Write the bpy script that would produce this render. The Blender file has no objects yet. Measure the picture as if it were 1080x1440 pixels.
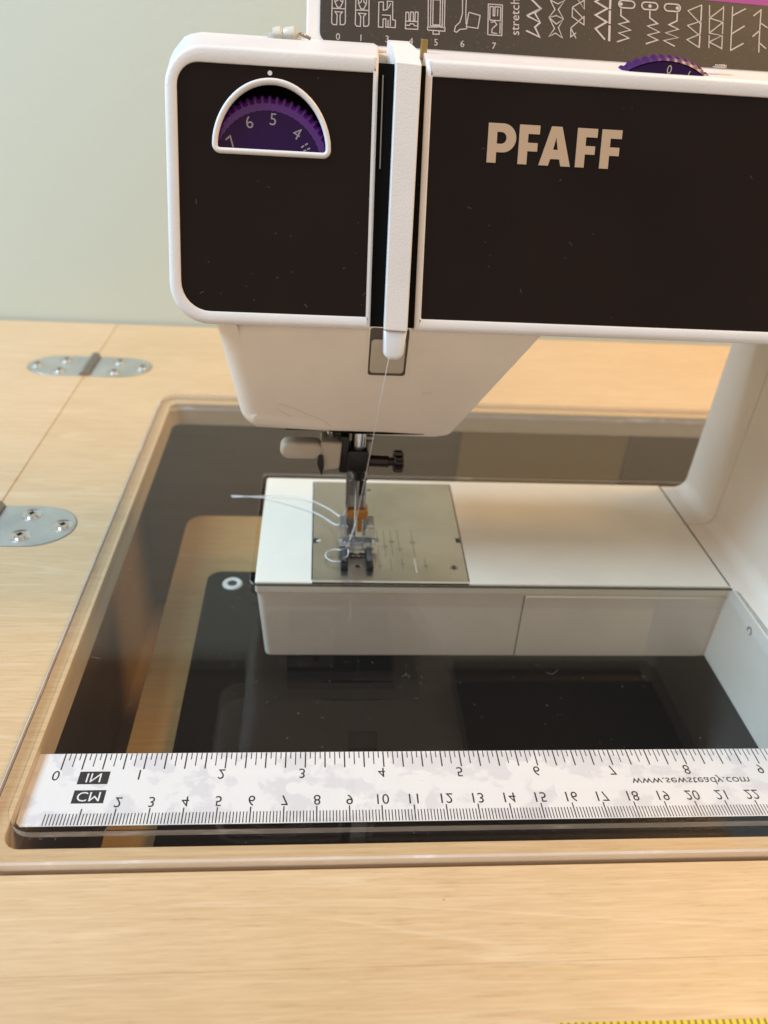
import bpy, bmesh, math, random
from mathutils import Vector, Matrix
rnd = random.Random(7)
MM = 0.001
sc = bpy.context.scene
col = sc.collection
R_ = math.radians

# ------------------------------------------------------------------ camera
CAM = Vector((77.597, -167.319, 207.917))
rt = Vector((0.99621077, -0.06372994, 0.05918268)); dn = Vector((0.01727296, -0.52194712, -0.85280294)); fw = Vector((0.08523932, 0.85059373, -0.51886854))
cd = bpy.data.cameras.new('camera'); cam = bpy.data.objects.new('camera', cd); col.objects.link(cam)
m = Matrix.Identity(4)
for i in range(3):
    m[i][0] = rt[i]; m[i][1] = -dn[i]; m[i][2] = -fw[i]; m[i][3] = CAM[i] * MM
cam.matrix_world = m
cd.sensor_fit = 'HORIZONTAL'; cd.sensor_width = 36; cd.lens = 36 * 1150.16 / 1080
cd.clip_start = 0.01; cd.clip_end = 50
cd.dof.use_dof = True; cd.dof.focus_distance = 0.262; cd.dof.aperture_fstop = 15.5
sc.camera = cam

# ------------------------------------------------------------------ world, lamps, exposure
w = bpy.data.worlds.new('World'); sc.world = w; w.use_nodes = True
w.node_tree.nodes['Background'].inputs[0].default_value = (0.95, 0.81, 0.69, 1)
w.node_tree.nodes['Background'].inputs[1].default_value = 0.60

def area(name, loc, target, size, sizey, power, color):
    l = bpy.data.lights.new(name, 'AREA'); l.shape = 'RECTANGLE'; l.size = size; l.size_y = sizey
    l.energy = power; l.color = color
    o = bpy.data.objects.new(name, l); col.objects.link(o); o.location = loc
    o.rotation_euler = (Vector(target) - Vector(loc)).to_track_quat('-Z', 'Y').to_euler()
    return o
area('window_daylight', (-0.95, 0.07, 1.08), (0.03, 0.15, 0.05), 0.65, 0.65, 27.5, (0.47, 0.74, 1.0))
area('warm_room_lamp', (0.62, 0.22, 0.72), (0.24, 0.36, 0.0), 0.28, 0.28, 5.2, (1.0, 0.60, 0.25))
sc.view_settings.view_transform = 'Standard'
sc.view_settings.look = 'None'
sc.view_settings.gamma = 1
sc.view_settings.exposure = 0.08
sc.cycles.max_bounces = 10; sc.cycles.transparent_max_bounces = 24
sc.cycles.caustics_reflective = False
sc.cycles.sample_clamp_indirect = 4

# ------------------------------------------------------------------ materials
def mat(name, base=(.8,.8,.8), rough=.5, metal=0, spec=.5):
    M = bpy.data.materials.new(name); M.use_nodes = True
    b = M.node_tree.nodes['Principled BSDF']
    b.inputs['Base Color'].default_value = (*base, 1); b.inputs['Roughness'].default_value = rough
    b.inputs['Metallic'].default_value = metal; b.inputs['Specular IOR Level'].default_value = spec
    return M
class NT:
    def __init__(s, M): s.t = M.node_tree; s.b = s.t.nodes.get('Principled BSDF')
    def n(s, ty, **k):
        o = s.t.nodes.new(ty)
        for a, v in k.items():
            if a.startswith('i_'): o.inputs[a[2:].replace('_', ' ')].default_value = v
            else: setattr(o, a, v)
        return o
    def l(s, a, b): s.t.links.new(a, b)
    def coord(s, scale=(1,1,1), rot=(0,0,0)):
        g = s.n('ShaderNodeNewGeometry'); mp = s.n('ShaderNodeMapping')
        mp.inputs['Scale'].default_value = scale; mp.inputs['Rotation'].default_value = rot
        s.l(g.outputs['Position'], mp.inputs['Vector']); return mp.outputs[0]
    def noise(s, vec, scale, detail=4, rough=.5, dist=0):
        o = s.n('ShaderNodeTexNoise'); o.inputs['Scale'].default_value = scale; o.inputs['Detail'].default_value = detail
        o.inputs['Roughness'].default_value = rough; o.inputs['Distortion'].default_value = dist
        s.l(vec, o.inputs['Vector']); return o.outputs['Fac']
    def ramp(s, fac, stops):
        r = s.n('ShaderNodeValToRGB'); e = r.color_ramp.elements
        while len(e) < len(stops): e.new(.5)
        for q, (p, c) in zip(e, stops): q.position = p; q.color = (*c, 1) if len(c) == 3 else c
        s.l(fac, r.inputs[0]); return r.outputs[0]
    def mix(s, fac, a, b, mode='MIX'):
        o = s.n('ShaderNodeMix', data_type='RGBA', blend_type=mode)
        for i, v in ((0, fac), (6, a), (7, b)):
            if hasattr(v, 'node'): s.l(v, o.inputs[i])
            else: o.inputs[i].default_value = v if i == 0 else (*v, 1)
        return o.outputs[2]
    def math(s, op, a, b=0.0):
        o = s.n('ShaderNodeMath', operation=op)
        for i, v in ((0, a), (1, b)):
            if hasattr(v, 'node'): s.l(v, o.inputs[i])
            else: o.inputs[i].default_value = v
        return o.outputs[0]
    def bump(s, h, strength=.2, dist=.0002):
        o = s.n('ShaderNodeBump'); o.inputs['Strength'].default_value = strength; o.inputs['Distance'].default_value = dist
        s.l(h, o.inputs['Height']); s.l(o.outputs[0], s.b.inputs['Normal'])
def specks(t, scale, lo):        # small dust dots, 0..1
    v = t.n('ShaderNodeTexVoronoi'); v.inputs['Scale'].default_value = scale; t.l(t.coord(), v.inputs['Vector'])
    d = t.math('LESS_THAN', v.outputs['Distance'], lo)
    n = t.math('GREATER_THAN', t.noise(t.coord(), 60, 2), .5)
    return t.math('MULTIPLY', d, n)

def wood(name, tint=(1,1,1), rot=0.0):
    M = mat(name, rough=.38); t = NT(M)
    v = t.coord((.42, 9, 9), (0, 0, rot+.05))
    big = t.noise(v, 5.0, 2, .4, .25)
    rings = t.math('FRACT', t.math('MULTIPLY', big, 9.0))
    c1 = t.ramp(rings, [(0, (.66,.455,.245)), (.5, (.68,.475,.26)), (.86, (.69,.485,.27)), (.95, (.74,.55,.33)), (1, (.66,.455,.245))])
    fine = t.noise(t.coord((45, 760, 760), (0, 0, rot)), 1.6, 5, .6)
    c2 = t.mix(.30, c1, t.ramp(fine, [(.3, (.50,.31,.14)), (.7, (.86,.64,.37))]))
    pores = t.ramp(t.noise(t.coord((60, 900, 900), (0, 0, rot)), 1.2, 3, .7), [(.32, (.72,.64,.56)), (.43, (1,1,1))])
    c3 = t.mix(.38, c2, pores, 'MULTIPLY')
    blot = t.ramp(t.noise(t.coord((1, 2.5, 2.5)), 9, 3), [(.3, (.93,.91,.88)), (.7, (1,1,1))])
    c4 = t.mix(1, c3, blot, 'MULTIPLY'); c5 = t.mix(1, c4, tint, 'MULTIPLY')
    vv = t.n('ShaderNodeTexVoronoi'); vv.inputs['Scale'].default_value = 28; t.l(t.coord((1,1,1)), vv.inputs['Vector'])
    knot = t.math('LESS_THAN', vv.outputs['Distance'], .010)
    c6 = t.mix(t.math('MULTIPLY', knot, .45), c5, (.22,.13,.06))
    t.l(c6, t.b.inputs['Base Color'])
    t.l(t.ramp(t.noise(t.coord(), 14, 3), [(.3, (.30,.30,.30)), (.7, (.46,.46,.46))]), t.b.inputs['Roughness'])
    t.bump(fine, .10, .0002)
    return M
W_TOP = wood('birch_veneer', (.92,.925,.96)); W_LEAF = wood('birch_veneer_leaf', (.94,.95,1.03)); W_FRONT = wood('birch_veneer_front_rail', (.89,.885,.90))
W_EDGE = mat('birch_board_edge', (.62,.52,.4), .6); t = NT(W_EDGE)
t.l(t.mix(t.noise(t.coord((30,30,900)), 2, 4), (.56,.46,.34), (.70,.59,.46)), t.b.inputs['Base Color'])
W_SHELF = wood('lift_shelf_wood', (.58,.54,.40))
DARKWOOD = mat('cabinet_inside', (.085,.058,.035), .7); t = NT(DARKWOOD)
t.l(t.mix(t.noise(t.coord((2,25,25)), 6, 4), (.42,.31,.20), (.32,.23,.14)), t.b.inputs['Base Color'])

def plastic(name, c, rough=.42, grain=.25, scale=1500):
    M = mat(name, c, rough, 0, .45); t = NT(M)
    t.bump(t.noise(t.coord(), scale, 2), grain, .0001)
    s = t.ramp(t.noise(t.coord(), 45, 5, .6), [(.3, tuple(x*.94 for x in c)), (.65, c)])
    t.l(s, t.b.inputs['Base Color'])
    return M
WHITE = plastic('white_shell_plastic', (.82,.775,.74), .36, .8)
BODY = plastic('cream_body_plastic', (.86,.76,.65), .40, .25)
CREAM = plastic('bed_cream_plastic', (.88,.79,.65), .42, .12)
t = NT(BODY)  # faint scuffs on the lower body
sc_n = t.noise(t.coord((40,40,170), (0,.9,0)), 3.0, 2, .4, 1.5)
scf = t.math('MULTIPLY', t.math('LESS_THAN', t.math('ABSOLUTE', t.math('SUBTRACT', sc_n, .5)), .002), .10)
prev = t.b.inputs['Base Color'].links[0].from_socket
t.l(t.mix(scf, prev, (.35,.33,.32)), t.b.inputs['Base Color'])
BEIGE = plastic('beige_lever_plastic', (.55,.47,.37), .4, .1)
NIB = mat('translucent_nib', (.74,.73,.71), .25)
PANEL = mat('dark_brown_gloss_panel', (.013,.0075,.0060), .16, 0, .18); t = NT(PANEL)
v = t.n('ShaderNodeTexVoronoi'); v.inputs['Scale'].default_value = 420; t.l(t.coord(), v.inputs['Vector'])
d = t.math('MULTIPLY', t.math('LESS_THAN', v.outputs['Distance'], .10), t.math('GREATER_THAN', t.noise(t.coord(), 110, 2), .67))
hz = t.ramp(t.noise(t.coord(), 22, 3), [(.35, (.0095,.0045,.0035)), (.7, (.013,.007,.005))])
t.l(t.mix(t.math('MULTIPLY', d, .13), hz, (.5,.42,.38)), t.b.inputs['Base Color'])
t.l(t.ramp(t.noise(t.coord(), 300, 4), [(.3, (.12,.12,.12)), (.7, (.22,.22,.22))]), t.b.inputs['Roughness'])
CHART = mat('chart_panel_brown', (.034,.025,.018), .5); t = NT(CHART)
v = t.n('ShaderNodeTexVoronoi'); v.inputs['Scale'].default_value = 900; t.l(t.coord(), v.inputs['Vector'])
d = t.math('MULTIPLY', t.math('LESS_THAN', v.outputs['Distance'], .16), t.math('GREATER_THAN', t.noise(t.coord(), 160, 2), .48))
t.l(t.mix(t.math('MULTIPLY', d, .16), (.037,.027,.019), (.45,.38,.3)), t.b.inputs['Base Color'])
MAGENTA = mat('magenta_band', (.30,.035,.22), .4)
PRINT = mat('light_print', (.52,.44,.40), .5)
LOGO = mat('champagne_logo', (.60,.43,.29), .34, .35)
BLACK = mat('black_plastic', (.010,.009,.009), .35)
GAP = mat('dark_gap', (.004,.0035,.003), .8, 0, .1)
PURPLE = mat('purple_dial', (.022,.002,.048), .28, 0, .25); KNURL = mat('purple_knurl', (.085,.012,.160), .22, 0, .6)
DIALPRINT = mat('dial_print', (.30,.26,.27), .5)
STEEL = mat('steel', (.72,.71,.69), .14, 1); STEEL_D = mat('dull_steel', (.33,.31,.29), .38, 1)
PLATE = mat('brushed_stitch_plate', (.50,.475,.41), .34, 1); t = NT(PLATE)
t.bump(t.noise(t.coord((900, 14, 14)), 1.2, 3), .06, .0001)
t.l(t.ramp(t.noise(t.coord(), 40, 4), [(.35, (.44,.415,.35)), (.65, (.54,.515,.45))]), t.b.inputs['Base Color'])
HINGE = mat('zinc_hinge', (.56,.58,.56), .36, .85); t = NT(HINGE)
t.l(t.ramp(t.noise(t.coord(), 60, 5), [(.3, (.50,.52,.50)), (.7, (.66,.68,.66))]), t.b.inputs['Base Color'])
ORANGE = mat('amber_plastic', (.50,.20,.035), .2)
SCREWB = mat('dark_brown_screw', (.020,.008,.006), .25)
ENGR = mat('engraved_mark', (.20,.16,.10), .6); ENGRW = mat('bright_mark', (.75,.74,.72), .4)
THREAD = mat('white_thread', (.86,.85,.84), .6)
MATR = mat('black_rubber_mat', (.018,.017,.016), .45, 0, .06); t = NT(MATR)
t.l(t.mix(t.math('MULTIPLY', specks(t, 260, .06), .4), (.0035,.003,.003), (.5,.5,.5)), t.b.inputs['Base Color'])
GROM = mat('white_grommet', (.72,.70,.66), .4)
YEL = mat('yellow_tape', (.66,.49,.03), .4); YELD = mat('tape_tick', (.20,.14,.02), .5)
PAPER = mat('white_ruler_vinyl', (.82,.81,.84), .4); t = NT(PAPER)
blob = t.ramp(t.noise(t.coord((1,1.2,1)), 75, 5, .6, .2), [(.49, (.84,.83,.855)), (.55, (.73,.72,.765))])
edge = t.noise(t.coord(), 40, 2)
t.l(t.mix(t.math('GREATER_THAN', edge, .44), (.84,.83,.855), blob), t.b.inputs['Base Color'])
INK = mat('ruler_ink', (.022,.018,.018), .5)
BLOB = mat('frosted_thread_guide', (.66,.62,.52), .3); 
# clear acrylic: a pane with no bend in it, reflection by Fresnel on both faces
def clear(name, tint=(.985,.98,.965), rough=.01, dust=.0, grey=0.0, gcol=(.5,.5,.5), refl=1.0):
    M = bpy.data.materials.new(name); M.use_nodes = True; t = NT(M); T = M.node_tree; T.nodes.clear()
    out = t.n('ShaderNodeOutputMaterial'); g = t.n('ShaderNodeNewGeometry')
    ior = t.math('ADD', t.math('MULTIPLY', g.outputs['Backfacing'], 1/1.49 - 1.49), 1.49)
    fr = t.n('ShaderNodeFresnel'); t.l(ior, fr.inputs['IOR'])
    tr = t.n('ShaderNodeBsdfTransparent'); tr.inputs[0].default_value = (*tint, 1)
    gl = t.n('ShaderNodeBsdfGlossy'); gl.inputs['Roughness'].default_value = rough
    mx = t.n('ShaderNodeMixShader'); t.l(t.math('MULTIPLY', fr.outputs[0], refl), mx.inputs[0]); t.l(tr.outputs[0], mx.inputs[1]); t.l(gl.outputs[0], mx.inputs[2])
    res = mx.outputs[0]
    if dust or grey:
        df = t.n('ShaderNodeBsdfDiffuse'); df.inputs[0].default_value = (*gcol, 1)
        if dust:
            v = t.n('ShaderNodeTexVoronoi'); v.inputs['Scale'].default_value = 210; t.l(t.coord(), v.inputs['Vector'])
            f = t.math('MULTIPLY', t.math('LESS_THAN', v.outputs['Distance'], .035), t.math('GREATER_THAN', t.noise(t.coord(), 80, 2), .55))
            f = t.math('ADD', t.math('MULTIPLY', f, dust), .003)
        else:
            f = t.ramp(t.noise(t.coord((1,1,4)), 55, 3), [(.35, (grey*.75,)*3), (.60, (grey,)*3), (.72, (min(1, grey*2.0),)*3)])
        m2 = t.n('ShaderNodeMixShader'); t.l(f, m2.inputs[0]); t.l(res, m2.inputs[1]); t.l(df.outputs[0], m2.inputs[2]); res = m2.outputs[0]
    t.l(res, out.inputs[0]); return M
ACR = clear('clear_acrylic', dust=.5, gcol=(.7,.68,.66), refl=.72)
ACRE = clear('acrylic_cut_edge', (.86,.85,.84), .06, 0, .42, (.92,.88,.87))
ACRB = clear('acrylic_core_edge', (.90,.89,.88), .06, 0, .55, (.98,.95,.93))  # pale uneven diffuse paints bright glints into the core edge
def glassy(name, tint):
    M = bpy.data.materials.new(name); M.use_nodes = True; t = NT(M); t.t.nodes.clear()
    out = t.n('ShaderNodeOutputMaterial'); g = t.n('ShaderNodeBsdfGlass'); g.inputs['IOR'].default_value = 1.49; g.inputs['Roughness'].default_value = .05; g.inputs['Color'].default_value = (*tint, 1)
    d = t.n('ShaderNodeBsdfDiffuse'); d.inputs[0].default_value = (.62,.61,.62,1); mx = t.n('ShaderNodeMixShader'); mx.inputs[0].default_value = .10
    t.l(g.outputs[0], mx.inputs[1]); t.l(d.outputs[0], mx.inputs[2]); t.l(mx.outputs[0], out.inputs[0]); return M
ACRD = clear('acrylic_edge_dark', (.22,.20,.17), .05)
FOOT = glassy('clear_foot_plastic', (.97,.97,.97))

# ------------------------------------------------------------------ builders
WLOC = {}
def root(name, loc, label, cat, group=None):
    o = bpy.data.objects.new(name, None); col.objects.link(o); o.location = Vector(loc) * MM; o.empty_display_size = .02
    o['label'] = label; o['category'] = cat
    if group: o['group'] = group
    WLOC[o.name] = Vector(loc); return o
def link(name, me, mats, parent=None, smooth=35, bevel=0, at=None):
    """me: mesh in world mm -> one object"""
    loc = Vector(at) if at else (WLOC[parent.name] if parent else Vector((0,0,0)))
    for v in me.vertices: v.co = (v.co - loc) * MM
    for M in (mats if isinstance(mats, (list, tuple)) else [mats]): me.materials.append(M)
    o = bpy.data.objects.new(name, me); col.objects.link(o)
    if parent:
        o.parent = parent; o.location = (loc - WLOC[parent.name]) * MM
    else: o.location = loc * MM
    WLOC[o.name] = loc
    if smooth: me.shade_smooth(); me.set_sharp_from_angle(angle=R_(smooth))
    if bevel:
        b = o.modifiers.new('bevel', 'BEVEL'); b.width = bevel * MM; b.segments = 3; b.limit_method = 'ANGLE'; b.angle_limit = R_(40)
        b.harden_normals = True
    return o
def bm_me(bm, norm=True):
    if norm: bmesh.ops.recalc_face_normals(bm, faces=bm.faces)
    me = bpy.data.meshes.new('m'); bm.to_mesh(me); bm.free(); return me
def tag(o, label, cat, group=None):
    o['label'] = label; o['category'] = cat
    if group: o['group'] = group
    return o
def rrect(x0, x1, y0, y1, r, seg=6):
    r = r if isinstance(r, (list, tuple)) else (r,)*4      # BL, BR, TR, TL
    pts = []
    for (cx, cy, a0, rr) in ((x0+r[0], y0+r[0], 180, r[0]), (x1-r[1], y0+r[1], 270, r[1]), (x1-r[2], y1-r[2], 0, r[2]), (x0+r[3], y1-r[3], 90, r[3])):
        for k in range(seg+1):
            a = R_(a0 + 90*k/seg); pts.append((cx+rr*math.cos(a), cy+rr*math.sin(a)))
    return pts
def fillet(pts, rad, seg=6):
    out = []; n = len(pts)
    for i in range(n):
        p = Vector(pts[i]); a = Vector(pts[i-1]); b = Vector(pts[(i+1) % n]); r = rad[i] if isinstance(rad, (list, tuple)) else rad
        if r <= 0: out += [tuple(p)]*(1); continue
        u = (a-p).normalized(); v = (b-p).normalized(); ang = u.angle(v); d = min(r/math.tan(ang/2), (a-p).length*.49, (b-p).length*.49); r = d*math.tan(ang/2)
        c = p + (u+v).normalized() * (r/math.sin(ang/2))
        s = p+u*d - c; e = p+v*d - c
        a0 = math.atan2(s.y, s.x); da = (math.atan2(e.y, e.x)-a0+math.pi) % (2*math.pi) - math.pi
        for k in range(seg+1):
            q = a0+da*k/seg; out.append((c.x+r*math.cos(q), c.y+r*math.sin(q)))
    return out
def circ(cx, cy, r, n=24): return [(cx+r*math.cos(2*math.pi*k/n), cy+r*math.sin(2*math.pi*k/n)) for k in range(n)]
def inward(pts, d):
    n = len(pts); out = []
    ar = sum(pts[i-1][0]*pts[i][1]-pts[i][0]*pts[i-1][1] for i in range(n)); sg = 1 if ar > 0 else -1
    for i in range(n):
        k = 1
        while (Vector(pts[i])-Vector(pts[i-k])).length < 1e-6 and k < n-1: k += 1
        a = Vector(pts[i])-Vector(pts[i-k]); k = 1
        while (Vector(pts[i])-Vector(pts[(i+k) % n])).length < 1e-6 and k < n-1: k += 1
        b = Vector(pts[(i+k) % n])-Vector(pts[i]); a.normalize(); b.normalize()
        na = Vector((-a.y, a.x))*sg; nb = Vector((-b.y, b.x))*sg; nn = na+nb
        nn = nn/ max(.5, nn.length_squared/2); dd = d[i] if isinstance(d, (list, tuple)) else d
        out.append((pts[i][0]+nn.x*dd, pts[i][1]+nn.y*dd))
    return out
def loft(loops, cap0=False, cap1=False):
    bm = bmesh.new(); L = [[bm.verts.new(p) for p in lp] for lp in loops]; n = len(L[0])
    for a, b in zip(L, L[1:]):
        for i in range(n): bm.faces.new((a[i], a[(i+1) % n], b[(i+1) % n], b[i]))
    for c, lp in ((cap0, L[0]), (cap1, L[-1])):
        if c: bm.faces.new(lp)
    bmesh.ops.remove_doubles(bm, verts=bm.verts, dist=1e-4)
    return bm_me(bm)
XY = lambda u, v, d: (u, v, d)
XZ = lambda u, v, d: (u, d, v)
YZ = lambda u, v, d: (d, u, v)
LEAN = R_(17)
def FACE(x, s, n=0.0):      # the leaning front plane of the head: x along, s up the slope, n out of it
    return (x, 105 + s*math.sin(LEAN) - n*math.cos(LEAN), 119 + s*math.cos(LEAN) + n*math.sin(LEAN))
CL = R_(30)
def CHRT(x, s, n=0.0):
    return (x, 165 + s*math.sin(CL) - n*math.cos(CL), 197.8 + s*math.cos(CL) + n*math.sin(CL))
def prism(outer, holes, d0, d1, mp, side=0):
    bm = bmesh.new(); ed = [[], []]; sides = []
    for lp in [outer] + list(holes):
        vs = [[bm.verts.new(mp(x, y, d)) for x, y in lp] for d in (d0, d1)]
        for k in (0, 1):
            ed[k] += [bm.edges.new((vs[k][i], vs[k][(i+1) % len(lp)])) for i in range(len(lp))]
        for i in range(len(lp)):
            j = (i+1) % len(lp); f = bm.faces.new((vs[0][i], vs[0][j], vs[1][j], vs[1][i])); f.material_index = side
    for k in (0, 1): bmesh.ops.triangle_fill(bm, use_beauty=True, edges=ed[k])
    return bm_me(bm)
def rounded(outline, mp, front, back, r, seg=4):
    """solid with its front rim rounded: r per vertex or one number"""
    rr = r if isinstance(r, (list, tuple)) else [r]*len(outline); loops = []
    for k in range(seg+1):
        a = math.pi/2*k/seg
        off = inward(outline, [q*(1-math.sin(a)) for q in rr])
        loops.append([mp(p[0], p[1], front + (1 if back > front else -1)*q*(1-math.cos(a))) for p, q in zip(off, rr)])
    loops.append([mp(p[0], p[1], back) for p in outline])
    return loft(loops, True, True)
def box(x0, x1, y0, y1, z0, z1):
    return prism([(x0,y0),(x1,y0),(x1,y1),(x0,y1)], [], z0, z1, XY)
def frustum(p0, p1, r0, r1, n=20, cap=True):
    p0 = Vector(p0); p1 = Vector(p1); a = (p1-p0).normalized(); u = a.orthogonal().normalized(); v = a.cross(u)
    L = [[tuple(p + (u*math.cos(2*math.pi*k/n)+v*math.sin(2*math.pi*k/n))*r) for k in range(n)] for p, r in ((p0, r0), (p1, r1))]
    return loft(L, cap, cap)
def lathe(p0, axis, prof, n=24):
    p0 = Vector(p0); a = Vector(axis).normalized(); u = a.orthogonal().normalized(); v = a.cross(u)
    L = [[tuple(p0 + a*h + (u*math.cos(2*math.pi*k/n)+v*math.sin(2*math.pi*k/n))*r) for k in range(n)] for h, r in prof]
    return loft(L, True, True)
def join(*mes):
    bm = bmesh.new()
    for q in mes: bm.from_mesh(q); bpy.data.meshes.remove(q)
    return bm_me(bm, False)
def spline(P, sub=8):
    P = [Vector(p) for p in P]; out = []
    for i in range(len(P)-1):
        a, b, c, d = P[max(i-1, 0)], P[i], P[i+1], P[min(i+2, len(P)-1)]
        for k in range(sub):
            s = k/sub; out.append(.5*((2*b)+(c-a)*s+(2*a-5*b+4*c-d)*s*s+(3*b-a-3*c+d)*s**3))
    return out + [P[-1]]
def tube(P, r, n=6, closed=False):
    P = [Vector(p) for p in P]; L = []; u = None
    for i, p in enumerate(P):
        a = (P[(i+1) % len(P)]-P[i-1]) if closed else (P[min(i+1, len(P)-1)]-P[max(i-1, 0)])
        a.normalize(); u = a.orthogonal().normalized() if u is None else (u - a*u.dot(a)).normalized(); v = a.cross(u)
        rr = r[i] if isinstance(r, (list, tuple)) else r
        L.append([tuple(p+(u*math.cos(2*math.pi*k/n)+v*math.sin(2*math.pi*k/n))*rr) for k in range(n)])
    if closed: return loft(L+[L[0]])
    return loft(L, True, True)
def strokes(lines, wdt, mp, n0=.05, n1=.18):
    """flat printed strokes as thin raised ribbons"""
    bm = bmesh.new()
    for ln in lines:
        P = [Vector(p) for p in ln]; left = []; right = []
        for i, p in enumerate(P):
            a = (P[i]-P[i-1]).normalized() if i else (P[1]-P[0]).normalized(); b = (P[i+1]-P[i]).normalized() if i < len(P)-1 else a
            na = Vector((-a.y, a.x)); nb = Vector((-b.y, b.x)); m_ = na+nb
            m_ = m_/max(.35, m_.length_squared/2) if m_.length > 1e-5 else na
            left.append(p+m_*wdt/2); right.append(p-m_*wdt/2)
        for i in range(len(P)-1):
            q = [bm.verts.new(mp(v.x, v.y, n1)) for v in (left[i], left[i+1], right[i+1], right[i])]
            bm.faces.new(q)
    return bm_me(bm, False)
FONT_N = 0
def text(body, size, cx, cy, mp, n, flip=False, rot=0, width=None, sx=1.0, align='CENTER'):
    c = bpy.data.curves.new('t', 'FONT'); c.body = body; c.size = size; c.align_x = align; c.align_y = 'BOTTOM_BASELINE'; c.resolution_u = 3
    o = bpy.data.objects.new('t', c); col.objects.link(o); bpy.context.view_layer.update()
    me = bpy.data.meshes.new_from_object(o.evaluated_get(bpy.context.evaluated_depsgraph_get()))
    bpy.data.objects.remove(o); bpy.data.curves.remove(c)
    if width:
        xs = [v.co.x for v in me.vertices]; sx = width/(max(xs)-min(xs))
    cr, sr = math.cos(rot), math.sin(rot)
    for v in me.vertices:
        x, y = v.co.x*sx, v.co.y*(-1 if flip else 1)
        v.co = mp(cx + x*cr - y*sr, cy + x*sr + y*cr, n)
    me.materials.clear(); return me

# ================================================================== THE SETTING
def struct(o): o['kind'] = 'structure'; return o
WALLM = mat('pale_green_wall_paint', (.60,.64,.54), .85); t = NT(WALLM)
t.l(t.ramp(t.noise(t.coord(), 3, 3), [(.3, (.61,.68,.625)), (.7, (.64,.715,.655))]), t.b.inputs['Base Color'])
t.bump(t.noise(t.coord(), 260, 3), .25, .0006)
struct(link('wall', box(-1400, 1500, 429.5, 520, -700, 1700), WALLM))

PANELLING = mat('dark_wood_panelling', (.105,.055,.024), .6)
struct(link('upper_wall_panelling', box(-1400, 1500, 421, 429.4, 335, 1700), PANELLING, None, 30, 1.5))

# ================================================================== SEWING CABINET
cab = root('sewing_cabinet', (140, 180, -200), 'birch veneer sewing cabinet with a fold-out leaf and an opening round the machine', 'sewing cabinet')
hole = rrect(-8, 352, -15.5, 289, 5, 5)
lipg = rrect(-15.2, 363.4, -23.8, 296.8, 10, 8); lipi = rrect(-13.9, 362, -22.3, 295.4, 9, 8)
top = link('table_top', prism([(-67.6,-51.6),(560,-51.6),(560,427),(-67.6,427)], [lipg], -11, 3, XY, 0), [W_TOP, W_EDGE], cab, 30, .15)
link('opening_ledge', prism(lipi, [hole], -11, 2.97, XY), [W_TOP, W_EDGE], cab, 30, .4)
link('groove_bottom', prism(inward(lipg, -.4), [inward(lipi, .4)], -10.9, 1.2, XY), mat('groove_brown', (.30,.16,.06), .7), cab, 0)
for ob_ in (bpy.data.objects['opening_ledge'],):
  for f in ob_.data.polygons:      # walls of the opening show the board edge
    c = f.center*1000 + WLOC[cab.name]
    if abs(f.normal.z) < .5: f.material_index = 1
link('leaf', box(-460, -68.0, -51.6, 427, -11, 3), W_LEAF, cab, 30, .5)
link('front_rail', box(-460, 560, -68.5, -51.62, -30, 2.985), W_FRONT, cab, 30, .06)
for nm, b in (('cabinet_floor', (-40,400,-40,330,-190,-180)),): link(nm, box(*b), DARKWOOD, cab, 30)
for b in ((-50,-40,-50,340,-190,-11.4), (400,410,-50,340,-190,-11.4), (-39.5,399.5,-50,-40.5,-190,-11.4), (-39.5,399.5,330.5,340,-190,-11.4)):
    link('cabinet_side', box(*b), DARKWOOD, cab, 30)
link('reflection_board', box(176, 292, 326, 330.4, -150, -15), mat('tan_reflection', (.80,.60,.26), .6), cab, 30, .5)  # added board, its colour stands in for the warm-lit wall's reflection
link('reflection_board', box(292.3, 399, 324, 330.4, -150, -15), mat('brown_reflection', (.36,.19,.07), .6), cab, 30, .5)  # second added board, paints the brown band of that reflection
link('lift_shelf', prism(rrect(7, 385, -38, 232, 10, 6), [], -52, -40, XY), W_SHELF, cab, 30, .8)

def hinge(cx, cy):
    h = bpy.data.objects.new('hinge', None); col.objects.link(h); h.parent = cab; L = Vector((cx, cy, 3)); h.location = (L-WLOC[cab.name])*MM; WLOC[h.name] = L
    for s in (-1, 1):
        o = [(3.2, -16.5)] + [(20+18.5*math.cos(R_(q)), 16.5*math.sin(R_(q))) for q in range(-90, 91, 10)] + [(3.2, 16.5)]
        pts = [(cx+s*x, cy+y) for x, y in (o if s > 0 else o[::-1])]
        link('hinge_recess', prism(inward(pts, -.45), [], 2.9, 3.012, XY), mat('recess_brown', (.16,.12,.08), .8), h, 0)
        link('hinge_plate', prism(pts, [], 2.6, 3.35, XY), HINGE, h, 30, .2)
        for sx, sy in ((17, 8.8), (33, 0), (17, -8.8)):
            px, py = cx+s*sx, cy+sy
            prof = [(3.36, 4.6), (3.75, 4.4), (3.6, 3.7), (3.45, 2.6), (4.25, 2.2), (4.3, 1.2), (3.5, .9)]
            me = lathe((px, py, 0), (0,0,1), prof, 20)
            sl = [box(px-1.6, px+1.6, py-.3, py+.3, 3.6, 4.36), box(px-.3, px+.3, py-1.6, py+1.6, 3.6, 4.37)]
            for q in sl:
                for f in q.polygons: f.material_index = 1
            link('screw', join(me, *sl), [STEEL, GAP], h, 35)
    link('hinge_barrel', frustum((cx, cy-16.2, 3.4), (cx, cy+16.2, 3.4), 3.1, 3.1), STEEL_D, h, 40, .3)
hinge(-67.8, 343); hinge(-67.8, 151.5)

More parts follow.
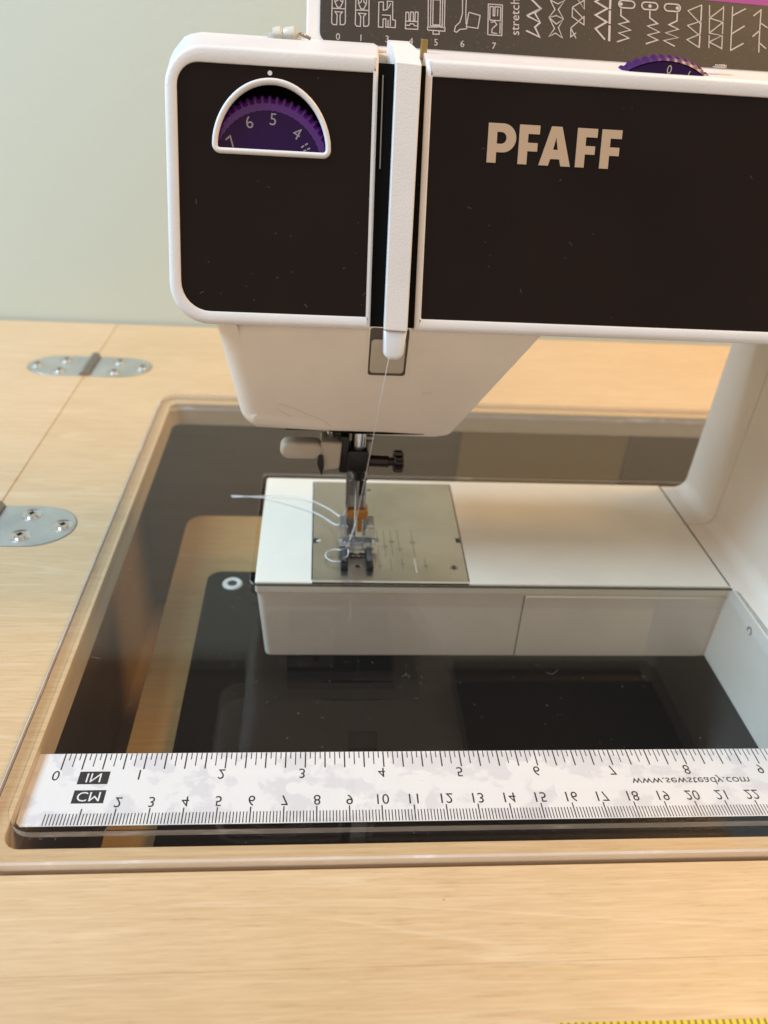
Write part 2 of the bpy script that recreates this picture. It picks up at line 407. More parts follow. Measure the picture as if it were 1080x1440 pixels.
# ================================================================== MAT ON THE SHELF
mt = root('rubber_mat', (140, 70, -40), 'glossy black mat lying under the acrylic, with a white ring in its corner', 'mat')
link('mat_sheet', prism(rrect(26, 372, -36, 169, 7, 6), [circ(38.6, 158.5, 2.2)], -39.8, -33.4, XY), MATR, mt, 30, .6)
link('grommet', lathe((38.6, 158.5, -33.35), (0,0,1), [(-.4, 2.3), (.5, 2.4), (.9, 3.2), (.8, 4.3), (.1, 4.9), (-.3, 4.9)], 28), GROM, mt, 50)
link('grommet_hole', frustum((38.6,158.5,-33.2), (38.6,158.5,-33.0), 2.3, 2.3), BLACK, mt, 30)

# ================================================================== ACRYLIC INSERT WITH RULER
ins = root('acrylic_insert', (160, 136, 0), 'clear acrylic table insert filling the cabinet opening around the machine bed', 'table insert')
lip_o = rrect(-14.0, 362, -22.6, 295.5, 9, 8)
core_o = rrect(-9.9, 346, -9.8, 285.5, 8.5, 8)
cut = fillet([(51.6,105.6),(259.6,105.6),(261.5,44),(356.5,44),(356.5,199.5),(51.6,199.5)][::-1], [4,3,3,3,2,3][::-1], 5)
bm = bmesh.new()
def ring(pts, z): return [bm.verts.new((x, y, z)) for x, y in pts]
def wall_(a, b, mi):
    for i in range(len(a)): f = bm.faces.new((a[i], a[(i+1) % len(a)], b[(i+1) % len(a)], b[i])); f.material_index = mi
def edges(v): return [bm.edges.get((v[i], v[(i+1) % len(v)])) or bm.edges.new((v[i], v[(i+1) % len(v)])) for i in range(len(v))]
A0 = ring(inward(lip_o, .6), 6.0); A1 = ring(lip_o, 5.5); A2 = ring(lip_o, 3.08)
B0 = ring(core_o, 3.08); B1 = ring(core_o, .3)
H0 = ring(cut, 6.0); H1 = ring(cut, .3)
Bm = ring(core_o, 2.5); Hm = ring(cut, 4.7)
wall_(A0, A1, 1); wall_(A1, A2, 1); wall_(B0, Bm, 2); wall_(Bm, B1, 3); wall_(H0, Hm, 2); wall_(Hm, H1, 0)
for f in bm.faces:
    c = f.calc_center_median()
    if f.material_index == 2 and 45 < c.x < 53 or f.material_index == 2 and c.y > 198: f.material_index = 1
for es in (edges(A0)+edges(H0), edges(A2)+edges(B0), edges(B1)+edges(H1)):
    bmesh.ops.triangle_fill(bm, use_beauty=True, edges=es)
link('acrylic_sheet', bm_me(bm), [ACR, ACRE, ACRD, ACRB], ins, 0)

rul = link('ruler_strip', prism(fillet([(-9.4,21.4),(-7.6,-4.6),(-6.2,-6.0),(340,-6.0),(340,21.4)], [0,.5,.5,0,0], 3), [], -.12, .06, XY), PAPER, ins, 0)
bm = bmesh.new()
def tick(x, y0, y1, wd):
    bm.faces.new([bm.verts.new(p) for p in ((x-wd/2, y0, .1), (x+wd/2, y0, .1), (x+wd/2, y1, .1), (x-wd/2, y1, .1))])
for k in range(0, 16*13+1):
    x = k*25.4/16; ln = 6.4 if k % 4 == 0 else (5.2 if k % 2 == 0 else 2.6); tick(x, 21.3-ln, 21.3, .42 if k % 4 == 0 else .3)
for k in range(0, 331):
    tick(k*1.0, -5.7, (0.0 if k % 10 == 0 and k else -1.7), .38 if k % 10 == 0 and k else .29)
tk = link('tick_marks', bm_me(bm, False), INK, rul, 0); tk['kind'] = 'stuff'
for k in range(0, 13):
    link('numeral', text(str(k), 5.5, k*25.4-.9, 14.5, XY, .1, flip=True, sx=.9), INK, rul, 0)
for k in range(2, 33):
    link('numeral', text(str(k), 5.4, k*10+.1, 4.1, XY, .1, flip=True, sx=.9), INK, rul, 0)
for body, x0, x1, y0, y1 in (('IN', 6.2, 15.4, 9.2, 14.1), ('CM', 6.2, 15.7, 2.0, 6.9)):
    o = link('unit_box', prism([(x0,y0),(x1,y0),(x1,y1),(x0,y1)], [], .07, .1, XY), INK, rul, 0)
    link('unit_lettering', text(body, 5.0, (x0+x1)/2, y1-.75, XY, .12, flip=True, sx=1.0), PAPER, rul, 0)
link('web_address', text('www.sewsteady.com', 4.3, 202.2, 9.3, XY, .1, flip=True, width=39.8), INK, rul, 0)

# ================================================================== SEWING MACHINE
sm = root('sewing_machine', (150, 140, -33.4), 'white sewing machine with dark glossy panels, purple dials and a clear presser foot', 'sewing machine')
# --- bed (free arm) and its front wall
bed = link('bed', join(
    rounded(fillet([(53.8,107.0),(257.4,107.0),(257.4,195.2),(53.8,195.2)], [1.2,.2,.2,1.5], 4), XY, 6.0, .6, .7),
    ), CREAM, sm, 40)
def taper(x0, x1, y0, y1, z0, z1, ix, iy):
    a = [(x0+ix*k, y0+iy*j) for k, j in ((0,0),)]
    return None
lo = [[(57.0,107.2),(257.4,107.2),(257.4,193),(57.0,193)], [(58.2,107.5),(257.4,107.5),(257.4,192),(58.2,192)]]
fz = lambda P, r: fillet(P, [r,.2,.2,r], 5)
link('accessory_tray', loft([[(x, y, .55) for x, y in fz([(54.8,107.6),(257.4,107.6),(257.4,194),(54.8,194)], 3)],
     [(x, y, .2) for x, y in fz([(54.8,107.6),(257.4,107.6),(257.4,194),(54.8,194)], 3)],
     [(x, y, -.05) for x, y in fz([(54.3,107.1),(257.4,107.1),(257.4,194.5),(54.3,194.5)], 3)],
     [(x, y, -33.4) for x, y in fz([(57.2,107.1),(257.4,107.1),(257.4,192),(57.2,192)], 3)]], True, True), BODY, sm, 40)
link('bed_seam', box(257.4, 257.62, 107.6, 194.6, 5.8, 6.03), mat('seam_shadow', (.48,.41,.33), .8), sm, 0)
link('tray_seam', box(167.55, 168.0, 106.99, 107.3, -33.2, -.1), GAP, sm, 0)
link('tray_door', prism(fillet([(168.4,-33.2),(254.5,-33.2),(254.5,-.6),(168.4,-.6)], [.3,2,6,1], 5), [], 106.75, 107.2, XZ), BODY, sm, 35, .25)
# --- column, flaring out of the bed, in cross-section x-z
def col_prof():
    P = [(257.6, 6.0), (264.4, 6.0)]
    for k in range(1, 9):
        a = R_(90*k/8); P.append((264.4 + 6.2*math.sin(a), 6.0 + 6.2*(1-math.cos(a))))
    P += [(273.9, 85), (275.2, 122), (345, 122), (345, -33.4), (256.2, -33.4), (257.6, 5)]
    return P
P = col_prof()
colm = loft([[(x, y, z) for x, z in P] for y in (157.6, 194.6)], True, True)
link('column', colm, BODY, sm, 40, .8)
link('column_cover', loft([[(x-.02, y, z) for x, z in P] for y in (46, 157.15)], True, True), BODY, sm, 40, .5)
link('cover_screw', lathe((257.7, 84.5, -.2), (-1,0,-.06), [(-.5,1.9),(.35,1.9),(.5,1.5),(.1,1.2)], 16), STEEL_D, sm, 40)
# --- lower body that carries the needle
BK = 11/47.5
def BF(x, z, d): return (x, d - 2 + (117-z)*BK*(1 if d < 150 else 0), z)
ol = fillet([(41.5,117.4),(42.2,114.0),(49.8,70.6),(90,69.9),(100,68.6),(123.5,68.5),(129.4,69.6),(156.2,114.0),(158.3,117.4)], [0,3,7,4,4,1,4.5,1,0], 6)
rl = []
for x, z in ol: rl.append(8.0 if x < 51 and z > 76 else (max(1.2, 8-(x-49)*.75) if x < 58 else 1.2))
hol = rrect(95.6, 109.6, 96.6, 121, .5, 2)
bodyL = rounded(ol, BF, 108, 186, rl, 6)
lb = link('needle_housing', bodyL, BODY, sm, 40)
SCUFF = mat('scuff_grey', (.50,.43,.38), .5)
for ln in ([(63.5,82.5),(68,81.3),(73,78.8),(80.5,75.5),(84,72.5)], [(63.3,80.4),(65.3,78.6),(68.5,77.0)], [(117,88.6),(118.6,89.6),(120.2,89.0)]): link('scuff_mark', strokes([ln], .16, BF, 0, 107.97), SCUFF, sm, 0)
link('housing_slit', prism([(82.5,70.3),(90,70.75),(104,70.7),(119.5,70.1),(104,69.75),(92,69.7)], [], 107.6, 108.4, BF), GAP, sm, 0)
# a pocket behind the nib: thin shadow painted dark round a beige plate set into it
pk = bpy.data.objects.new('thread_pocket', None); col.objects.link(pk); pk.parent = sm; WLOC[pk.name] = Vector((102.5,108,104)); pk.location = (WLOC[pk.name]-WLOC[sm.name])*MM
fo = rrect(95.3, 110.2, 95.7, 116, .5, 2); fi = rrect(95.95, 109.6, 96.35, 115.6, 1.0, 2)
link('pocket_rim', prism(fo, [fi], 107.5, 108.4, BF), BODY, pk, 30, .15)
link('pocket_shadow', prism(rrect(95.7, 109.8, 96.1, 115.7, .6, 2), [], 107.85, 108.2, BF), mat('pocket_shade', (.10,.075,.055), .6), pk, 0)
link('pocket_plate', rounded(rrect(96.6, 108.8, 97.4, 111.0, 1.3, 3), BF, 107.5, 107.9, .25), BEIGE, pk, 40)

# --- head units
def head_unit(name, px0, px1, ox0, ox1, pr, orr, holes, ybk, zt):
    seg = 8; s0, s1 = .5, 76.4
    pan = rrect(px0, px1, s0, s1, pr, seg); pin = rrect(px0-.45, px1+.35, s0-.4, s1+.45, pr, seg)
    out = rrect(ox0, ox1, -3.7, 81.6, orr, seg); ob = rrect(ox0, ox1, -3.7, 83.2, orr, seg)
    loops = [[FACE(x, s, -1.6) for x, s in pan], [FACE(x, s, -.25) for x, s in pan], [FACE(x, s, .05) for x, s in pin]]
    r = 1.7
    for k in range(0, 6):
        a = math.pi/2*k/5; q = inward(out, r*(1-math.sin(a))); loops.append([FACE(x, s, -r*(1-math.cos(a))) for x, s in q])
    bk = []
    for (x, s), (xb, sb) in zip(out, ob):
        p = FACE(xb, sb, 0); z = p[2] if s < 70 else 119 + sb*math.cos(LEAN) + (0.7 if sb > 80 else 0)
        bk.append((p[0], p[1]+9, min(z+.9, zt) if s > 40 else z))
    loops.append(bk); loops.append([(x, ybk, z) for x, y, z in bk])
    sh = link(name, loft(loops, False, True), WHITE, sm, 40)
    pn = link('front_panel', prism(pan, holes, -1.75, -1.1, FACE), PANEL, sh, 30)
    return sh, pn
def D(k=0.0):
    a, b = 18.1+k, 20.7+k; P = [(62.0+a*math.cos(R_(q)), 51.2+b*math.sin(R_(q))) for q in range(10, 171, 5)]
    return fillet([(43.95-k, 51.2-k), (80.05+k, 51.2-k)] , 0) and fillet([(43.95-k, 51.2-k), (80.05+k, 51.2-k)] + P, [2.4, 2.4]+[0]*len(P), 6)
left, lpan = head_unit('face_cover', 32.2, 94.5, 28.3, 95.7, [9.5,.6,.6,7], [13,1,1,12.5], [D(-.2)], 164.3, 199.0)
right, rpan = head_unit('front_cover', 113.0, 338, 110.9, 345, .6, 1.0, [], 164.3, 197.9)
# top dial slot, head inside
link('slot_shade_fill', prism([(95.6,-2.6),(111.0,-2.6),(111.0,79.5),(95.6,79.5)], [], -1.5, -14, FACE), GAP, sm, 0)  # dark fill stands in for the shade of a deep slot
link('head_core', box(90, 340, 140, 178, 116, 196.3), BODY, sm, 30)
link('slot_guide', loft([[FACE(x, s, n) for x, n in ((97.0,-1.1),(97.4,-1.1),(97.4,-9),(97.0,-9))] for s in (48, 76)], True, True), STEEL_D, sm, 0)
# dial window
wd = bpy.data.objects.new('tension_window', None); col.objects.link(wd); wd.parent = sm; WLOC[wd.name] = Vector(FACE(62, 58)); wd.location = (WLOC[wd.name]-WLOC[sm.name])*MM
Dc = D(.35); loops = []
for off, n in ((-.95,-1.9), (-.95,-.2), (-.6,.25), (0,.4), (.55,.15), (.75,-.4), (.75,-1.1)):
    loops.append([FACE(x, s, n) for x, s in inward(Dc, -off)])
link('window_frame', loft(loops), WHITE, wd, 50)
loops = [[FACE(x, s, n) for x, s in D(.2)] for n in (-1.6, -9)]
link('window_well', loft(loops, False, True), GAP, wd, 30)
c0 = (60.8, 46.5)
def fcyl(r0, r1, n0, n1, seg=64): return loft([[FACE(x, s, n0) for x, s in circ(*c0, r0, seg)], [FACE(x, s, n1) for x, s in circ(*c0, r1, seg)]], True, True)
dl = link('tension_dial', fcyl(17.6, 17.3, -6, -2.6), PURPLE, wd, 40)
kn = []
NT_ = 56
bm = bmesh.new(); L = []
for n, base in ((-7.5, 21.6), (-4.0, 21.6), (-2.9, 19.6), (-2.7, 17.4)):
    lp = []
    for k in range(NT_*4):
        a = 2*math.pi*k/(NT_*4); amp = .75 if n < -3.5 else (.6 if n < -3.1 else .1); rr = base + amp*math.cos(k*math.pi/2+.8)*.9
        lp.append(FACE(c0[0]+rr*math.cos(a), c0[1]+rr*math.sin(a), n))
    L.append(lp)
link('knurled_rim', loft(L, True, False), KNURL, dl, 25)
for ch, x, s, rot in (('7', 50.0, 52.6, 40), ('6', 55.2, 58.4, 20), ('5', 62.2, 59.6, -4), ('4', 69.2, 56.0, -28)):
    link('numeral', text(ch, 5.2, x, s, FACE, -2.5, rot=R_(rot)), DIALPRINT, dl, 0)
bars = []
for k in range(5):
    a = R_(33-k*6.0)
    for r0, r1 in ((12.6, 13.7), (14.1, 15.1)):
        bars.append([(c0[0]+r0*math.cos(a), c0[1]+r0*math.sin(a)), (c0[0]+r1*math.cos(a), c0[1]+r1*math.sin(a))])
link('scale_bars', strokes(bars, .5, FACE, 0, -2.5), DIALPRINT, dl, 0)
link('index_dot', lathe(FACE(61.3, 74.5, -1.05), (0, -math.cos(LEAN), math.sin(LEAN)), [(0,.75),(.2,.7),(.25,.3)], 16), WHITE, left, 50)
# logo letters: polygons on the leaning panel
Lh = 12.1; st = 2.9; x0 = 132.4; s0 = 51.7
def letter(polys, dx):
    outer = [(x0+dx+x, s0+y) for x, y in polys[0]]; hs = [[(x0+dx+x, s0+y) for x, y in h] for h in polys[1:]]
    link('logo_letter', prism(outer, hs, -1.1, -.75, FACE), LOGO, right, 30)
def pp():
    o = [(0,0),(3.0,0),(3.0,3.3),(5.0,3.3)]; o += [(5.0+4.4*math.sin(a), 7.7-4.4*math.cos(a)) for a in [R_(10*k) for k in range(1, 18)]]; o += [(5.0,Lh),(0,Lh)]
    h = [(3.0,5.9),(4.4,5.9)] + [(4.4+1.8*math.sin(a), 7.7-1.8*math.cos(a)) for a in [R_(20*k) for k in range(1, 9)]] + [(4.4,9.5),(3.0,9.5)]
    return [o, h]
FF = [[(0,0),(3.0,0),(3.0,4.1),(6.3,4.1),(6.3,6.7),(3.0,6.7),(3.0,9.4),(6.8,9.4),(6.8,Lh),(0,Lh)]]
AA = [[(0,0),(3.2,0),(3.8,2.1),(6.9,2.1),(7.5,0),(10.7,0),(7.1,Lh),(3.6,Lh)], [(4.55,5.0),(6.15,5.0),(5.35,8.8)]]
letter(pp(), 0); letter(FF, 10.4); letter(AA, 17.5); letter(FF, 29.9); letter(FF, 38.2)
# take-up lever cover bar with hooked top and pale nib
bar = fillet([(100.6,-3.6),(108.6,-3.9),(109.4,79.0),(101.2,79.4)], [.3,.3,.5,.5], 2)
tk_ = bpy.data.objects.new('thread_lever_guide', None); col.objects.link(tk_); tk_.parent = sm; WLOC[tk_.name] = Vector(FACE(105, 38)); tk_.location = (WLOC[tk_.name]-WLOC[sm.name])*MM
link('guide_bar', prism([(100.3,-3.6),(108.3,-3.9),(109.1,79.0),(100.9,79.4)], [], -9.5, 2.2, FACE), WHITE, tk_, 40, .5)
hk = [(100.6,0),(109.2,0),(108.9,2.6),(105.6,4.8),(98.9,5.0),(98.6,0)]
link('guide_hook', loft([[(100.9,126.0,194.9),(109.1,126.0,194.5),(109.1,131,190),(100.9,131,190)],
   [(100.9,128.2,195.6),(109.2,128.2,195.2),(109.2,133,190),(100.7,133,190)],
   [(100.2,134.0,199.3),(108.0,134.0,199.0),(108.8,136,190),(100.0,136,190)],
   [(99.2,139.0,200.9),(105.6,139.0,200.9),(107.0,140,190),(99.0,140,190)],
   [(99.0,143.5,200.6),(105.4,143.5,200.6),(106.5,144,190),(99.0,144,190)]], True, True), WHITE, tk_, 50)
nib = fillet([(100.3,-3.65),(108.3,-3.9),(107.2,-13.6),(100.7,-13.6)], [0,0,3.0,2.9], 7)
link('guide_nib', rounded(nib, FACE, 1.6, -6, 1.2), NIB, tk_, 50)
link('brass_peg', box(110.0, 112.0, 139, 143, 196, 201.8), mat('brass_peg', (.42,.30,.10), .4, .8), sm, 30, .3)
# thread guide on top left
tg = bpy.data.objects.new('top_thread_guide', None); col.objects.link(tg); tg.parent = sm; WLOC[tg.name] = Vector((66,150,199)); tg.location = (WLOC[tg.name]-WLOC[sm.name])*MM
link('arm_underside', box(129.5, 340, 112, 177, 115.2, 115.95), mat('shaded_underside', (.05,.045,.04), .7), sm, 30)  # added dark plate, paints shade under the arm to dim its reflection
link('housing_underside', prism([(66,122),(117,122),(117,180),(66,180)], [], 68.1, 68.6, XY), GAP, sm, 0)
link('guide_disc', lathe((61.2,149,199.5), (1,0,.1), [(0,1.2),(.3,2.6),(2.6,2.9),(3.4,1.9),(4.4,2.6),(7.2,2.7),(7.9,1.5)], 20), BLOB, tg, 50)
link('guide_base', rounded(rrect(59.6, 70.5, 146, 154, 1.5, 3), XY, 200.6, 198, .6), clear('clear_guide_base', (.8,.8,.78), .1, 0, .4, (.7,.68,.62)), tg, 40)
link('guide_wire', tube(spline([(68.5,149,199.4),(70.2,149,200.6),(71.6,150,200.3),(73.6,151,199.5)]), .5), STEEL_D, tg, 60)
# stitch length dial on top
dc = Vector((190.7, 132.0, 174.8)); L = []
for y, base, amp in ((131.8, 25.6, .0), (132.6, 26.5, .28), (135.6, 27.1, .38), (137.2, 26.4, .3)):
    L.append([(dc.x+(base+(amp if k % 4 in (1,2) else -amp*.5))*math.cos(2*math.pi*k/240), y, dc.z+(base+(amp if k % 4 in (1,2) else -amp*.5))*math.sin(2*math.pi*k/240)) for k in range(240)])
sd = link('stitch_length_dial', loft(L, False, True), mat('dark_purple_knurl', (.055,.008,.10), .35), sm, 25)
link('dial_face', frustum((dc.x,131.5,dc.z), (dc.x,132.6,dc.z), 25.2, 25.5, 96), PURPLE, sd, 30)
for ch, a, dx in (('0', -1, 0), ('1', -18, 0)):
    r = 22.0; ra = R_(90+a-1)
    link('numeral', text(ch, 3.6, dc.x+r*math.cos(ra), dc.z+r*math.sin(ra), lambda u, v, n: (u, n, v), 131.4, rot=R_(a*1.0)), PRINT, sd, 0)
link('dial_pointer', box(208.0, 212, 134.5, 136.5, 199.4, 200.3), STEEL, sm, 30, .2)

# --- stitch chart behind the head
chp = root('unused', (0,0,0), '', '') if False else None
fr = link('chart_frame', loft([[CHRT(x, s, n) for x, s in rrect(72.0, 345, -1.2, 62, [.8,.8,5,7], 5)] for n in (-3.5, -.4)] + [[CHRT(x, s, .1) for x, s in rrect(72.5, 344.5, -.7, 61.5, [.8,.8,5,7], 5)]], True, True), WHITE, sm, 35)
cp = link('chart_panel', prism(rrect(76.7, 341, .6, 58, [3.5,.5,3,3], 5), [], 0.0, .35, CHRT), CHART, fr, 30)
def cband():
    return prism([(185,25.2),(341,22.2),(341,40),(185,40)], [], .34, .4, CHRT)
link('magenta_band', cband(), MAGENTA, cp, 0)
def icon(nm, lines, wdt=.34): return link(nm, strokes(lines, wdt, CHRT, 0, .45), PRINT, cp, 0)
def rect(x0, y0, x1, y1): return [(x0,y0),(x1,y0),(x1,y1),(x0,y1),(x0,y0)]
for ch, x, s in (('0',83.1,1.5),('1',91.2,1.6),('3',100.5,1.8),('4',109.0,1.6),('5',117.9,1.8),('6',127.4,1.9),('7',138.8,1.9)):
    link('numeral', text(ch, 3.3, x, s, CHRT, .45), PRINT, cp, 0)
for bx in (80.7, 89.0):      # two toed feet
    icon('foot_symbol', [[(bx+.2,19.5),(bx+.1,7.3),(bx+.6,6.7),(bx+1.9,6.7),(bx+2.0,10.2),(bx+1.2,11.2),(bx+3.8,11.2),(bx+3.0,10.2),(bx+3.1,6.8),(bx+4.4,6.9),(bx+4.9,7.5),(bx+4.8,19.5)],
        [(bx+1.0,19.5),(bx+1.1,14.6),(bx+2.0,12.8),(bx+3.0,12.8),(bx+3.9,14.6),(bx+4.0,19.5)], [(bx+1.1,14.6),(bx+2.1,15.2),(bx+2.2,19.5)], [(bx+3.9,14.6),(bx+3.0,15.2),(bx+2.9,19.5)], [(bx+.2,12.3),(bx+4.8,12.4)]])
bx = 97.3
icon('foot_symbol', [[(bx,15.6),(bx,6.9),(bx+1.6,6.9),(bx+1.6,9.8),(bx+2.6,9.9),(bx+2.6,7.0),(bx+6.0,7.1),(bx+6.0,9.6),(bx+5.0,9.8),(bx+4.9,16.1),(bx+3.0,16.1),(bx+3.0,13.2),(bx+1.6,12.8),(bx+1.6,15.7),(bx,15.6)], [(bx+1.2,11.2),(bx+4.2,11.2),(bx+4.2,7.4)], [(bx+3.4,13.6),(bx+4.2,15.4)], [(bx+3.4,7.0),(bx+3.4,9.6)]])
bx = 106.9
icon('foot_symbol', [[(bx,9.6),(bx,6.9),(bx+4.4,7.0),(bx+4.4,9.7),(bx,9.6)], [(bx,9.6),(bx+.1,12.7),(bx+1.1,12.7),(bx+1.2,10.0),(bx+1.7,10.0),(bx+1.8,12.9),(bx+2.7,12.9),(bx+2.8,10.0),(bx+3.3,10.0),(bx+3.4,13.0),(bx+4.4,13.0),(bx+4.4,9.7)], [(bx+.2,8.2),(bx+1.4,8.2),(bx+1.7,8.8),(bx+2.8,8.8),(bx+3.2,8.2),(bx+4.3,8.2)]])
bx = 114.8
icon('foot_symbol', [[(bx+.8,21),(bx,19.8),(bx+.2,8.0),(bx+6.0,8.3),(bx+6.0,20.0),(bx+5.2,21)], rect(bx,7.0,bx+6.2,8.2), rect(bx+1.8,9.0,bx+4.4,17.8), rect(bx+1.0,8.6,bx+5.2,19), [(bx+2.0,6.9),(bx+2.0,5.7),(bx+4.2,5.8),(bx+4.2,6.9)]])
icon('foot_symbol', [[(127.1,21),(127.2,13.6),(126.4,10.6),(124.8,9.0),(124.4,7.2),(125.2,6.9),(126.4,8.0),(128.6,8.3),(129.0,8.8)], [(128.5,21),(128.4,13.8),(128.6,10.0)], [(129.5,14.2),(133.6,13.4),(132.9,8.8),(128.7,9.1),(129.5,14.2)]])
bx = 136.5
icon('foot_symbol', [rect(bx,6.8,bx+5.1,17.6), [(bx+.6,12.0),(bx+.6,16.8),(bx+1.8,16.8),(bx+1.8,13.6),(bx+2.4,13.6),(bx+2.4,16.8),(bx+4.5,16.8),(bx+4.5,12.0),(bx+.6,12.0)], [(bx+1.0,11.2),(bx+2.4,11.6),(bx+3.2,10.6),(bx+1.6,9.0),(bx+1.4,7.6),(bx+3.4,7.4)], [(bx+4.4,11.4),(bx+4.4,7.4)], [(bx+3.4,13.6),(bx+3.4,16.2)]])
link('stretch_lettering', text('stretch', 4.6, 147.9, 7.2, CHRT, .45, rot=R_(91), align='LEFT'), PRINT, cp, 0)
def zig(xs, ys): return [(x, y) for x, y in zip(xs, ys)]
icon('stitch_symbol', [[(153.4,24),(152.2,21.2),(155.6,17.3),(150.6,20.0)][::-1][0:0] or [(151.4,21),(155.6,17.3),(150.5,14.4)], [(150.5,14.4),(153.6,13.0)][0:0] or [(151.2,23.2),(151.4,21)], [(155.6,17.3),(153.4,15.6),(155.5,12.4),(150.7,14.4)], [(155.5,12.4),(153.6,10.6),(155.4,7.2),(150.4,9.2)]], .62)
icon('stitch_symbol', [[(159.0,20.6),(161.8,19.4),(164.3,20.8),(162.0,17.4),(164.0,14.2),(161.4,15.2),(158.7,14.4),(160.8,17.3),(159.0,20.6)], [(158.7,14.4),(161.4,12.2),(164.0,14.2),(162.2,11.0),(163.8,7.4),(161.2,9.0),(158.8,7.6),(160.8,10.6),(158.7,14.4)], [(160.8,24),(159.0,20.6)], [(162.4,24),(164.3,20.8)]], .38)
icon('stitch_symbol', [[(167.6,23.5),(171.6,18.2),(171.5,21.4),(167.2,18.6),(167.2,15.2),(171.6,12.6),(171.6,15.6),(166.8,11.2),(166.8,8.0),(168.8,9.6)], [(167.2,18.6),(171.4,14.8)], [(168.8,7.6),(166.8,11.2)]], .36)
icon('stitch_symbol', [[(179.4,23.6),(175.6,21.2),(180.1,19.0),(175.8,16.4),(180.0,14.2),(175.9,11.6),(179.5,7.9)]], .62)
icon('stitch_symbol', [[(181.2,24),(181.1,18.9)], [(181.1,18.4),(181.1,13.6)], [(181.1,13.1),(181.1,7.4)]], .8)
for k, (ox, dx) in enumerate(((184.3, .9), (192.9, 3.1), (201.4, 4.9))):
    ov = [(ox+3-1.6+ (3.1 if False else 0), 0)]
    e = [(ox+1.3+math.cos(R_(a))*1.3, 21.0+math.sin(R_(a))*1.3) for a in range(90, 271, 30)] + [(ox+4.7+math.cos(R_(a))*1.3, 21.0+math.sin(R_(a))*1.3) for a in range(-90, 91, 30)]
    e.append(e[0]); px = ox+dx
    icon('stitch_symbol', [e, [(px,19.3),(px,16.8),(px+3.0,14.9),(px-.7,13.8),(px+3.8,11.9),(px-.6,10.6),(px+3.2 if k < 2 else px+2.2,9.0),(px-1.2 if k < 2 else px-2.2,7.4)] if k < 2 else [(px,19.3),(px,16.4),(px-3.0,14.8),(px+.6,13.4),(px-4.2,11.8),(px+.6,10.4),(px-4.8,9.0),(px-.6,7.2)]], .48)
    link('needle_dot', prism(circ(ox+dx, 21.0, .62, 14), [], .36, .45, CHRT), PRINT, cp, 0)
icon('stitch_symbol', [[(215.2,22.6),(210.3,20.3),(215.2,15.9)], [(215.2,16.8),(210.3,15.0),(215.0,11.6)], [(215.1,12.2),(210.2,9.9),(214.8,7.4)]], .34)
icon('stitch_symbol', [[(215.4,22.8),(215.3,17.0)], [(215.3,16.5),(215.1,12.1)], [(215.1,11.6),(214.9,7.2)]], .5)
icon('stitch_symbol', [[(218.4,22.9),(218.5,18.6)], [(218.5,18.0),(218.6,12.6)], [(218.6,12.1),(218.6,7.4)], [(223.8,22.9),(223.7,17.6)], [(223.7,17.2),(223.6,12.8)], [(223.6,12.3),(223.5,7.2)], [(223.7,22.4),(218.6,18.2),(223.6,17.0),(218.6,12.8),(223.5,12.2),(218.6,9.6),(223.4,7.6)]], .36)
icon('stitch_symbol', [[(227.2,23.0),(226.9,7.1),(231.8,10.0)], [(227.0,13.0),(232.0,16.3)], [(227.1,19.6),(232.3,22.6)]], .42)
icon('stitch_symbol', [[(235.2,20.1),(238.1,22.5),(237.9,17.8),(240.8,16.2)], [(237.9,17.8),(237.8,15.0),(235.1,12.6)], [(237.8,15.0),(237.7,10.6),(240.4,8.6)], [(237.7,10.6),(237.7,7.0)]], .42)

# --- stitch plate
pl = link('stitch_plate', prism(fillet([(77.4,108.3),(143.0,108.3),(145.6,191.4),(77.6,191.4)], [.6,.6,.8,.8], 3), [rrect(77.3, 79.3, 136.2, 139.4, .4, 2)[:] and circ(79.6,137.8,1.2,12), circ(138.2,118.3,1.7,18), circ(96.6,118.4,1.15,16), rrect(93.2,100.2,124.6,126.0,.3,2), rrect(93.2,100.2,127.6,131.6,.4,2), rrect(103.4,105.6,183.0,184.6,.7,4)], 5.6, 6.28, XY), PLATE, sm, 30, .12)
link('plate_gap', box(76.9, 77.4, 108.4, 191.6, 5.9, 6.06), GAP, sm, 0)
link('plate_gap', loft([[(x, y, z) for x, y in ((143.1,108.3),(143.5,108.3),(146.1,191.4),(145.7,191.4))] for z in (5.9, 6.06)], True, True), GAP, sm, 0)
link('plate_lip', box(77.2, 143.1, 106.85, 108.1, 5.2, 6.2), STEEL, sm, 30, .2)
for px, py in ((78.6,137.7), (142.8,139.4)):
    link('plate_notch', box(px-1.0, px+1.0, py-1.8, py+1.8, 6.27, 6.36), BLACK, pl, 0)
link('plate_notch_tab', box(78.9, 79.9, 136.6, 138.0, 6.3, 6.45), ENGRW, pl, 0)
link('plate_screw', lathe((138.2,118.3,5.7), (0,0,1), [(0,1.6),(.5,1.6),(.65,1.2),(.3,.6)], 16), STEEL_D, pl, 40)
for px, py, r in ((96.6,118.4,1.2), (104.5,183.8,1.4)): link('plate_hole', frustum((px,py,6.02), (px,py,6.12), r, r, 16), BLACK, pl, 0)
link('slot_dark', box(89.3, 103.2, 122.5, 133.0, 6.01, 6.1), BLACK, pl, 0)
for xx in (94.4, 96.7, 99.0):
    link('feed_dog', join(*[box(xx-.6, xx+.6, 127.9+k*.9, 128.4+k*.9, 6.05, 6.5) for k in range(4)]), STEEL_D, pl, 30)
lines = []
for x, a, b in ((106.1,147.3,126.0),(109.2,147.4,125.6),(112.3,147.5,126.2),(115.6,147.6,129.6),(121.9,147.7,125.8),(106.1,124.4,115.4),(111.0,124.5,115.0),(116.0,124.6,115.1),(126.0,124.9,115.3)):
    lines.append([(x, a), (x, b)])
link('guide_lines', strokes(lines, .22, XY, 0, 6.31), ENGR, pl, 0)
